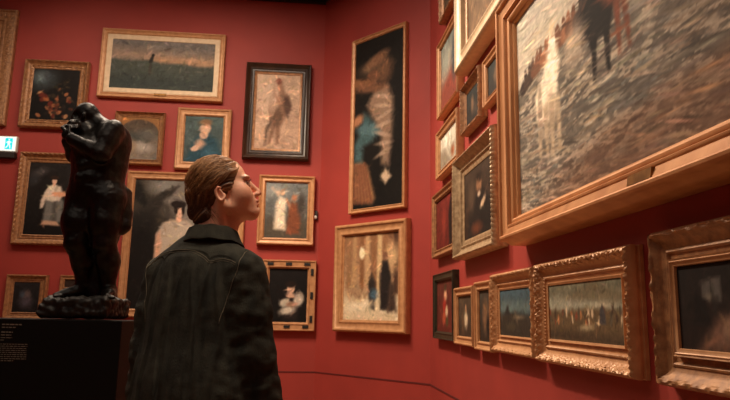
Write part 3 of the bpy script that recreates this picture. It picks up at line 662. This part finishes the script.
b.chain([((.04,.07,.08), .075), ((.03,.06,.25), .05), ((.05,.07,.42), .045), ((.06,.06,.52), .04)], .03)  # tree-stump support
b.chain([((.125,.03,.6), .03), ((.148,.01,.5), .024), ((.15,-.005,.44), .026), ((.138,-.01,.415), .018)], .02)
for x, y, z, r in ((-.01,-.1,.8,.05),(.0,-.098,.72,.028),(-.04,-.098,.71,.028),(-.0,-.1,.66,.026),(-.045,-.098,.655,.024),(-.07,-.09,.82,.045)): b.ell((x,y,z), (r,.02,r*.8), k=.02)
def sdisp(V):
    return np.array([mnoise.noise(Vector(v)*22)*.0028+mnoise.noise(Vector(v)*55)*.0012 for v in V])
organic('figure', b, np.arange(-.24,.24,.0045), np.arange(-.2,.2,.0045), np.arange(.07,1.09,.0045), M['bronze'], st, 1, sdisp)
b = SDF()
for y in np.linspace(-.125,.125,8):
    for z in (.028,.052,.076): b.cone((-.138+.03*(z > .06)*abs(y)*4,y,z), .024, (.132,y,z+.002), .026, .006)
organic('rough_base', b, np.arange(-.24,.24,.005), np.arange(-.22,.22,.005), np.arange(-.02,.16,.005), M['rock'], st, 1,
        lambda V: np.array([(mnoise.noise(Vector(v)*17)*.012+mnoise.noise(Vector(v)*45)*.010)*min(1, max(0, v[2]/.03)) for v in V]))

# ------------------------------------------------------------------ the visitor
vp = spot(-.48, 1.90); pe = empty('person', 'person in a dark denim jacket seen from behind, head turned, looking up at paintings', 'person', (vp.x, vp.y, 0), -YAW)
ta = math.radians(25); RT = np.array((math.cos(ta), -math.sin(ta), 0)); FW = np.array((math.sin(ta), math.cos(ta), 0)); UP = np.array((0, 0, 1.))
TR = np.stack([RT, FW, UP], 1); TC = np.array((-.02, .11, 0))
def tp(s, f, z): return TC+RT*s+FW*f+UP*z
# head frame
ha, hp = math.radians(12), math.radians(17)
hf = np.array((math.cos(ha), math.sin(ha), 0)); hl = np.array((-math.sin(ha), math.cos(ha), 0))
HF = hf*math.cos(hp)+UP*math.sin(hp); HU = -hf*math.sin(hp)+UP*math.cos(hp); HR = np.stack([HF, hl, HU], 1)
HO = np.array((.008, .10, 1.577))
def hd(x, y, z): return HO+HR@np.array((x, y, z))
def hell(s, c, r, k=.012, sub=False): s.ell(hd(*c), r, HR, k, sub)
b = SDF()
hell(b, (.0,0,.034), (.09,.071,.084)); hell(b, (.052,0,-.018), (.052,.056,.083), .02); hell(b, (.075,0,.04), (.022,.045,.035), .02)
for sg in (-1, 1):
    b.cone(hd(.018,.046*sg,-.06), .018, hd(.088,.012*sg,-.088), .017, .03)
    hell(b, (.072,.034*sg,-.03), (.03,.025,.03), .03)
    hell(b, (.098,.026*sg,.02), (.014,.024,.009), .012)
    hell(b, (.112,.031*sg,-.001), (.014,.016,.0115), .01, True)
b.cone(hd(.098,0,-.086), .018, hd(.095,0,-.092), .0165, .015)
hell(b, (.092,0,-.058), (.025,.028,.03), .015)
b.cone(hd(.104,0,.008), .0085, hd(.127,0,-.027), .0085, .01); b.cone(hd(.127,0,-.029), .009, hd(.129,0,-.032), .0085, .004)
for sg in (-1, 1): hell(b, (.118,.0125*sg,-.036), (.0115,.0065,.0075), .006); hell(b, (.12,.006*sg,-.042), (.005,.003,.003), .003, True)
hell(b, (.1155,0,-.0575), (.0065,.021,.0055), .004); hell(b, (.1135,0,-.0685), (.0075,.018,.006), .004); hell(b, (.119,0,-.0628), (.006,.02,.0012), .003, True); hell(b, (.108,0,-.078), (.006,.015,.004), .008, True)
# neck and throat
b.cone(hd(-.025,0,-.03), .047, np.array((.004,.1,1.44)), .053, .02); b.cone(hd(.03,0,-.07), .038, np.array((.022,.12,1.43)), .045, .02)
b.cone(hd(.0,-.062,-.04), .012, np.array((.035,.09,1.42)), .011, .015)
b.cone(np.array((0,.1,1.42)), .054, tp(0,0,1.33), .07, .03)
for sg in (-1, 1): b.cone(tp(.03*sg,.01,1.375), .04, tp(.135*sg,0,1.318), .045, .03)
b.ell(tp(0,0,1.24), (.155,.105,.17), TR, .05); b.ell(tp(0,.01,1.06), (.125,.09,.15), TR, .05); b.ell(tp(0,0,.91), (.16,.11,.12), TR, .05)
armR = [tp(.156,.0,1.325), np.array((.16,.045,1.08)), np.array((.208,.09,.85))]
armL = [tp(-.152,.0,1.315), np.array((-.184,.17,1.08)), np.array((-.205,.21,.85))]
for q, sg in ((armR, 1), (armL, -1)):
    b.chain([(q[0], .047), (q[1], .038), (q[2], .026)], .03)
    dn = np.array((.01*sg, .02, -1)); w_ = q[2]; fwd = np.array((.0,.999,.02)); b.cone(w_, .026, w_+dn*.05, .03, .015)
    for i in range(4):
        o_ = w_+dn*.06+fwd*(.026-.017*i); ln = (.07,.078,.074,.058)[i]
        b.chain([(w_+dn*.035+fwd*(.02-.013*i), .013), (o_+dn*.02, .0095), (o_+dn*(.02+ln*.5)+np.array((-.008*sg,0,0)), .0085), (o_+dn*(.02+ln)+np.array((-.022*sg,0,0)), .007)], .004)
    b.chain([(w_+dn*.012+fwd*.02, .012), (w_+dn*.04+fwd*.046, .0105), (w_+dn*.075+fwd*.05+np.array((-.01*sg,0,0)), .0085)], .006)
for sg in (-1, 1):
    kn = tp(.095*sg,.02,.49); an = tp(.1*sg,-.01,.1)
    b.chain([(tp(.085*sg,0,.86), .085), (kn, .054)], .03); b.chain([(kn, .052), (tp(.1*sg,-.02,.36), .052), (an, .035)], .02)
    b.chain([(an-UP*.03, .036), (tp(.11*sg,.09,.045), .032), (tp(.115*sg,.15,.035), .026)], .02)
# ears last, so that they stay crisp
for sg in (-1, 1):
    yb = .074*sg; tl = .25
    ER = HR@np.array(Matrix.Rotation(-.22, 3, 'Y'))@np.array(Matrix.Rotation(.35*sg, 3, 'Z'))
    b.ell(hd(.004,yb+.001*sg,-.022), (.0135,.006,.025), ER, .006)
    b.ell(hd(.006,yb+.010*sg,-.022), (.0075,.006,.016), ER, .004, True)
    pts = []
    for t in np.linspace(-.5, 4.1, 15): pts.append((hd(.004-.0118*math.sin(t)+.003, yb+.007*sg+(-.003*sg if t < 0 else 0), -.02+.0215*math.cos(t)), .003))
    b.chain(pts, .003); b.ell(hd(.008,yb+.001*sg,-.042), (.0065,.0045,.008), ER, .004)
    b.ell(hd(.018,yb+.001*sg,-.026), (.005,.005,.007), ER, .004)
def head_local(V): return (V-HO)@HR
def skincol(V):
    q = head_local(V); c = np.tile(np.array(lin((240,180,150))), (len(V), 1))
    def mixc(m, k): 
        nonlocal c; c = c*(1-m[:, None])+np.array(lin(k))*m[:, None]
    g = lambda x, y, z, s: np.exp(-(((q[:,0]-x))**2+(np.abs(q[:,1])-y)**2+(q[:,2]-z)**2)/(s*s))
    mixc(.45*g(.085,.04,-.03,.025), (206,120,98)); mixc(.4*g(.13,0,-.03,.012), (208,128,104)); mixc(.4*g(-.01,.08,.0,.028), (206,118,92))
    lip = np.exp(-(((q[:,2]+.063)/.0085)**4+(q[:,1]/.021)**4))*(q[:,0] > .098); mixc(.85*lip, (168,84,76))
    brow = np.exp(-(((q[:,2]-.0225-.12*(np.abs(q[:,1])-.02)*(np.abs(q[:,1]) < .035))/.004)**4+((np.abs(q[:,1])-.03)/.018)**4))*(q[:,0] > .07); mixc(.7*brow, (96,60,40))
    return c
f_, c_ = .0023, .006
zs = np.concatenate([np.arange(-.006,.62,.009), np.arange(.62,.9,.0045), np.arange(.9,1.41,.007), np.arange(1.41,1.72,f_)])
xs = np.concatenate([np.arange(-.3,-.12,.0045), np.arange(-.12,.17,f_), np.arange(.17,.3,.0045)])
ys = np.concatenate([np.arange(-.12,-.0,.0045), np.arange(.0,.2,f_), np.arange(.2,.36,.0045)])
body, BV, BF = organic('body', b, xs, ys, zs, M['skin'], pe, 1, None, skincol)
# eyes
eyem = vcol_mat('eye', .12, .6, 20, .02, 0)
for sg in (-1, 1):
    b = SDF(); ce = hd(.093,.030*sg,-.001); b.ell(ce, (.0125,.0125,.0125)); r = .0155
    def ecol(V, ce=ce, sg=sg):
        d = (V-ce); d /= np.linalg.norm(d, axis=1)[:, None]; g = HF*.95+HU*.12+hl*.08*-1; g = g/np.linalg.norm(g); a = d@g
        c = np.tile(np.array(lin((186,170,158))), (len(V), 1)); c[a > .87] = lin((70,84,80)); c[a > .965] = lin((8,8,8)); return c
    organic('eye', b, ce[0]+np.arange(-r,r,.0012), ce[1]+np.arange(-r,r,.0012), ce[2]+np.arange(-r,r,.0012), eyem, body, 1, None, ecol)
    V, F = [], []
    for (zz, t_) in ((.007, .0022), (-.0085, .0014)):   # lids
        pts = [hd(.0935+.0125*math.cos(a)*math.cos(.45), .031*sg+.0145*math.sin(a), -.001+zz*math.cos(a*1.0)) for a in np.linspace(-1.15,1.15,9)]
        v, f = tube('', pts, t_, None); F += [tuple(i+len(V) for i in q) for q in f]; V += v
    link_mesh('eyelid', V, F, M['skin'], body, 3.2, np.tile(np.array(lin((168,104,82))), (len(V), 1)))
    V, F = [], []
    for a in np.linspace(-1.0, 1.0, 15):
        p0 = hd(.0935+.0135*math.cos(a), .031*sg+.0145*math.sin(a), .004+.003*math.cos(a)); p1 = p0+HF*.008*math.cos(a)+hl*.007*math.sin(a)+HU*.004
        v, f = tube('', [p0, (p0+p1)/2-HU*.0008, p1], lambda t: .0006*(1-.8*t), None, n=4); F += [tuple(i+len(V) for i in q) for q in f]; V += v
    lash = link_mesh('eyelashes', V, F, M['black'], body)
# hair: swept back from the brow into a low twisted knot
b = SDF()
hell(b, (.005,0,.034), (.092,.077,.086)); hell(b, (-.045,0,-.015), (.05,.058,.07), .03)
hell(b, (.152,0,-.06), (.112,.25,.135), .006, True)
hell(b, (.07,0,-.1), (.082,.25,.078), .008, True)
for sg in (-1, 1): b.ell(hd(.008,.088*sg,-.024), (.0155,.03,.026), HR, .004, True)
hell(b, (-.05,0,-.07), (.04,.056,.04), .012); hell(b, (-.082,.006,-.042), (.022,.036,.026), .003); hell(b, (-.075,-.018,.012), (.022,.032,.018), .003)
Fp = np.array((.10,0,.10)); Bp = np.array((-.115,0,-.005)); axv = (Bp-Fp)/np.linalg.norm(Bp-Fp)
e1 = np.cross(axv, (0,1,0)); e1 /= np.linalg.norm(e1); e2 = np.cross(axv, e1)
def hstr(V):
    q = head_local(V)-Fp; t = q@axv; ph = np.arctan2(q@e2, q@e1)
    bun = np.clip((t-.15)/.04, 0, 1)
    c = head_local(V)-np.array((-.09,0,-.005)); phb = np.arctan2(c[:,2], c[:,1])*1.2+np.linalg.norm(c, axis=1)*55
    ph = ph+.25*np.sin(t*22+ph*2); 
    n1 = vnoise(ph*9+40, t*9, 1)*(1-bun)+vnoise(phb*5+40, c[:,0]*20, 2)*bun
    n2 = vnoise(ph*34+90, t*9, 3)*(1-bun)+vnoise(phb*12+40, c[:,0]*30, 4)*bun
    return n1, n2, t
def hdisp(V): n1, n2, t = hstr(V); return .0045*(n1-.5)+.0045*(n2-.5)
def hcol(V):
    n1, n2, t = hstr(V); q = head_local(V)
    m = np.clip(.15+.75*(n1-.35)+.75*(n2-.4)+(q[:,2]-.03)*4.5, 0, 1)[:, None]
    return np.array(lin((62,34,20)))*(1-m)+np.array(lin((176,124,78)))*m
hair, HV, HFc = organic('hair', b, np.arange(-.14,.12,.002), np.arange(-.0,.2,.002), np.arange(1.45,1.72,.002), M['hair'], pe, 1, hdisp, hcol)
# loose strands lying over the hair
bvh = BVHTree.FromPolygons([Vector(v) for v in HV.tolist()], HFc.tolist()); V, F, CC = [], [], []
rr = random.Random(2)
def surf_h(p):
    r = bvh.find_nearest(Vector(p)); return r[0], r[1]
for k in range(900):
    ph = rr.uniform(-2.0, 2.0); t0 = rr.uniform(.0, .08); t1 = rr.uniform(.13, .205); lift = rr.uniform(.0005, .0028); pts = []
    w_ = rr.uniform(-.3, .3)
    for i in range(9):
        t = t0+(t1-t0)*i/8; a = ph+w_*(i/8)**2; p = HO+HR@(Fp+axv*t+(e1*math.cos(a)+e2*math.sin(a))*-.085*(1-.35*(t/.2)**3))
        q, n = surf_h(p)
        if (q-Vector(p)).length > .05: continue
        pts.append(q+n*lift*math.sin(math.pi*(i+.5)/9.5))
    if len(pts) < 5 or any((a_-b_).length > .04 for a_, b_ in zip(pts, pts[1:])): continue
    v, f = tube('', pts, lambda t: .0008*(1-.5*abs(2*t-1)), None, n=4); F += [tuple(i+len(V) for i in q) for q in f]; V += v
    z = (head_local(np.array([pts[len(pts)//2]]))[0][2]+.02)*6; m = min(1, max(0, rr.uniform(0, .9)*.7+z*.4))
    CC += [np.array(lin((74,42,26)))*(1-m)+np.array(lin((208,158,108)))*m]*len(v)
for k in range(26):   # wisps at the nape and temple
    if k < 17: p0 = hd(rr.uniform(-.06,-.02), -.05-rr.uniform(0,.014), rr.uniform(-.07,-.04)); d = hd(-.02,-.06,-.12)-hd(-.05,-.05,-.05); L_ = rr.uniform(.3,.7)
    else: p0 = hd(rr.uniform(.03,.05), -.064, rr.uniform(.0,.03)); d = hd(.025,-.075,-.06)-hd(.045,-.066,.02); L_ = rr.uniform(.3,.6)
    pts = [Vector(p0+d*L_*i/5+np.array((rr.uniform(-.002,.002), rr.uniform(-.002,.001), 0))) for i in range(6)]
    v, f = tube('', pts, lambda t: .0007*(1-.7*t), None, n=4); F += [tuple(i+len(V) for i in q) for q in f]; V += v; CC += [np.array(lin((120,74,44)))]*len(v)
link_mesh('loose_strands', V, F, M['hair'], hair, 3.2, np.array(CC))['kind'] = 'stuff'

# jacket
b = SDF()
b.ell(tp(0,.005,1.235), (.188,.13,.2), TR, .04); b.ell(tp(0,0,1.07), (.186,.138,.24), TR, .05); b.ell(tp(0,-.005,.93), (.21,.155,.24), TR, .05)
b.cone(tp(0,-.01,1.34), .088, tp(0,-.0,1.375), .07, .04)
for sg in (-1, 1): b.cone(tp(.035*sg,-.005,1.385), .052, tp(.142*sg,-.002,1.325), .06, .035)
b.ell(np.array((.0,.11,.33)), (1.2,1.2,.46), None, .004, True)
def sleeve(b, q, k):
    m1 = (q[0]+q[1])/2
    b.chain([(q[0], .066), (m1, .068), (q[1], .062), ((q[1]+q[2])/2, .058), (q[2], .048)], k)
sleeve(b, armR, .018); sleeve(b, armL, .018)
b.ell(np.array((.006,.106,1.475)), (.060,.060,.07), None, .006, True)
def tloc(V): return (V-TC)@TR
def jdisp(V):
    q = tloc(V); s, f, z = q[:,0], q[:,1], q[:,2]; back = np.clip(-f/.04, 0, 1)*np.clip((1.36-z)/.05, 0, 1); d = np.zeros(len(V))
    for (s0, dr, w, am) in ((-.13,-.02,.0045,.005),(-.085,-.006,.004,.0045),(-.035,.008,.0035,.005),(.012,-.015,.0035,.005),(.05,.02,.005,.004),(.085,.004,.004,.007),(.118,.02,.006,.005)):
        c = s0+dr*(1.36-z)*4+.006*np.sin(z*19+s0*90); d += am*np.exp(-((s-c)/w)**2)*back-.6*am*np.exp(-((s-c-.014)/.008)**2)*back
    arm = np.clip((np.abs(s)-.14)/.03, 0, 1)
    wr = np.array([mnoise.noise(Vector((v[0]*13+v[2]*9, v[1]*13, v[2]*26-v[0]*16)))*.004+mnoise.noise(Vector((v[0]*30, v[1]*30, v[2]*42)))*.0028 for v in V])
    d += wr*(arm*1.0+.35)
    # the doubled yoke stands a little proud of the panels below
    yz = 1.385-.036*np.clip((np.abs(s)-.075)/.1, 0, 1)**1.2-.028*np.exp(-np.abs(np.abs(s)-.085)/.02)
    d += .003*np.clip((z-yz)/.002, 0, 1)*(f < .02)*(1-arm)
    # cuffs and hem
    d += .003*np.clip((.885-z)/.004, 0, 1)*arm+.003*np.clip((.835-z)/.004, 0, 1)*(1-arm)
    return d
jx = np.arange(-.34,.34,.0032)
jk, JV, JF = organic('denim_jacket', b, jx, np.arange(-.16,.4,.0032), np.arange(.74,1.5,.0036), M['denim'], pe, 2, jdisp)
jb = BVHTree.FromPolygons([Vector(v) for v in JV.tolist()], JF.tolist())
def back_pt(s, z, f0=-.5, off=.0008):
    o_ = Vector(tp(s, f0, z)); r = jb.ray_cast(o_, Vector(FW)); return r[0]+r[1]*off if r[0] is not None else None
def seam(name, pts, r=.0011):
    pts = [p for p in pts if p is not None]
    if len(pts) > 2:
        V, F = tube('', pts, r, None, n=5); link_mesh(name, V, F, M['stitch'], jk, 3.2)
yk = [(-.172,1.337),(-.16,1.350),(-.135,1.368),(-.11,1.379),(-.08,1.385),(-.04,1.387),(0,1.387),(.03,1.384),(.052,1.375),(.072,1.364),(.086,1.352),(.092,1.351),(.106,1.357),(.126,1.359),(.15,1.354),(.172,1.344)]
yy = []
for (a, az), (c, cz) in zip(yk, yk[1:]):
    for i in range(4): yy.append((a+(c-a)*i/4, az+(cz-az)*i/4))
seam('yoke_stitching', [back_pt(s, z) for s, z in yy], .0010); seam('yoke_stitching', [back_pt(s, z-.006) for s, z in yy], .0006)
for sg in (-1, 1):
    P_ = [(.172,1.385),(.177,1.365),(.176,1.34),(.170,1.31),(.16,1.28),(.15,1.24),(.143,1.2),(.14,1.16)]
    seam('armhole_stitching', [back_pt(sg*(a+(c-a)*i/4), z+(w-z)*i/4) for (a, z), (c, w) in zip(P_, P_[1:]) for i in range(4)], .0009)
for s0 in (): seam('panel_stitching', [back_pt(s0*(1-.0*i), 1.36-.02*i) for i in range(26)], .0006)
# collar: stands round the neck, turns down over the yoke
V, F = [], []; nA, rings = 48, [(.060,-.025),(.0605,.008),(.064,.022),(.070,.024),(.076,.010),(.082,-.008),(.087,-.024),(.084,-.028),(.080,-.014),(.071,.004)]
cc = np.array((.004, .102))
for i in range(nA+1):
    a = math.radians(-140+280*i/nA); dx = RT*math.sin(a)-FW*math.cos(a)
    fr = abs(a)/math.radians(140)
    for (r, z) in rings:
        rr_ = r*(1+.06*fr)+(.012*fr if r > .085 else 0)
        V.append((cc[0]+dx[0]*rr_*1.04, cc[1]+dx[1]*rr_, 1.446+z-.028*fr**2+.004*dx[0]-(.012*max(0, fr-.6) if r > .08 else 0)+.0015*math.sin(i*.9)))
m = len(rings)
for i in range(nA):
    for k in range(m): F.append((i*m+k, i*m+(k+1) % m, (i+1)*m+(k+1) % m, (i+1)*m+k))
F += [tuple(range(m)), tuple(nA*m+k for k in range(m))[::-1]]
col = link_mesh('collar', V, F, M['denim'], jk, 1.2); md = col.modifiers.new('soft', 'SUBSURF'); md.levels = 1; md.render_levels = 1
# trousers and shoes
b = SDF(); b.ell(tp(0,0,.9), (.172,.122,.13), TR, .04)
for sg in (-1, 1): b.chain([(tp(.088*sg,0,.84), .094), (tp(.097*sg,.02,.49), .068), (tp(.1*sg,0,.1), .058)], .03)
organic('trousers', b, np.arange(-.3,.3,.008), np.arange(-.1,.35,.008), np.arange(.04,1.08,.008), M['trousers'], pe, 1)
for sg in (-1, 1):
    b = SDF(); b.chain([(tp(.1*sg,-.03,.05), .046), (tp(.108*sg,.06,.05), .047), (tp(.115*sg,.15,.04), .038)], .03); b.ell(tp(.1*sg,.05,-.5), (.5,.5,.502), None, .003, True)
    c0 = tp(.108*sg,.06,.05); organic('shoe', b, c0[0]+np.arange(-.16,.16,.006), c0[1]+np.arange(-.16,.16,.006), np.arange(-.01,.12,.006), M['shoe'], pe, 1)

# ------------------------------------------------------------------ lights of the gallery (ceiling spots) and added fills
def spotlight(name, loc, tgt, power, size=55, blend=.6, rad=.05, col=(1,.80,.58)):
    l = bpy.data.lights.new(name, 'SPOT'); l.energy = power; l.spot_size = math.radians(size); l.spot_blend = blend; l.shadow_soft_size = rad; l.color = col
    o = bpy.data.objects.new(name, l); C.objects.link(o); o.location = loc
    o.rotation_euler = (Vector(tgt)-Vector(loc)).to_track_quat('-Z', 'Y').to_euler(); return o
for n_, l_, t_, p_, z_, r_ in (
  ('spot_corner', (-1.1, 4.8, 4.6), (.7, 6.1, 1.3), 125, 84, .06),
  ('spot_right_far', (-.9, 5.4, 4.6), (1.14, 3.9, 1.1), 320, 76, .05),
  ('spot_right_near', (-.9, 3.8, 4.6), (1.14, 2.9, 2.1), 215, 70, .06),
  ('spot_back_mid', (-1.3, 4.5, 4.6), (-.8, 6.85, 2.9), 38, 80, .06),
  ('spot_back_left', (-3.2, 4.5, 4.6), (-2.0, 6.85, 3.0), 48, 80, .06),
  ('spot_back_low', (-1.0, 4.0, 4.6), (.1, 6.85, 1.0), 200, 50, .06),
  ('spot_bronze', (-.6, 2.6, 4.6), (-.98, 3.3, 2.0), 85, 40, .08),
  ('spot_visitor_back', (-.7, 1.1, 4.6), (-.5, 1.9, 1.4), 100, 26, .06),  # added spot, grazes the jacket back from above
  ('spot_visitor', (.6, 1.6, 4.6), (-.4, 1.9, 1.5), 180, 26, .2)):
    spotlight(n_, l_, t_, p_*1.45, z_, 1., r_)
al = bpy.data.lights.new('general_fill', 'AREA'); al.shape = 'RECTANGLE'; al.size = 4; al.size_y = 3; al.energy = 30; al.color = (1, .86, .72)  # added area light for soft general fill, not a fixture of the room
ao = bpy.data.objects.new('general_fill', al); C.objects.link(ao); ao.location = (-1.8, .2, 4.6)
for k_, (x_, y_, e_) in enumerate(((-1.0, 4.6, 90), (-3.0, 4.4, 28), (-.4, 2.2, 20))):
    al = bpy.data.lights.new('ambient_fill', 'AREA'); al.shape = 'RECTANGLE'; al.size = 1.6; al.size_y = 1.2; al.energy = e_; al.color = (1, .80, .62)  # added area lights that lift the wall shadows, no real panels
    ao = bpy.data.objects.new('ambient_fill', al); C.objects.link(ao); ao.location = (x_, y_, 4.7)
w = bpy.data.worlds.new('World'); bpy.context.scene.world = w; w.use_nodes = True
w.node_tree.nodes['Background'].inputs[0].default_value = (.02, .013, .01, 1)

# ------------------------------------------------------------------ camera
yaw, pit, rol = YAW, math.atan(116/640), math.radians(1.06)
F0 = Vector((math.sin(yaw), math.cos(yaw), 0)); R0 = Vector((math.cos(yaw), -math.sin(yaw), 0)); Z = Vector((0, 0, 1))
Fd = F0*math.cos(pit)+Z*math.sin(pit); U0 = Z*math.cos(pit)-F0*math.sin(pit)
U = math.cos(rol)*U0-math.sin(rol)*R0; R = math.cos(rol)*R0+math.sin(rol)*U0
cam = bpy.data.cameras.new('camera'); co = bpy.data.objects.new('camera', cam); C.objects.link(co)
co.matrix_world = Matrix(((R.x, U.x, -Fd.x, 0), (R.y, U.y, -Fd.y, 0), (R.z, U.z, -Fd.z, 1.2), (0, 0, 0, 1)))
cam.sensor_width = 36; cam.lens = 36*640/730; cam.clip_start = .05
cam.dof.use_dof = True; cam.dof.focus_distance = 2.0; cam.dof.aperture_fstop = 8.0
sc = bpy.context.scene; sc.camera = co
sc.view_settings.view_transform = 'Standard'; sc.view_settings.look = 'None'; sc.view_settings.gamma = 1; sc.view_settings.use_curve_mapping = False
sc.view_settings.exposure = 0
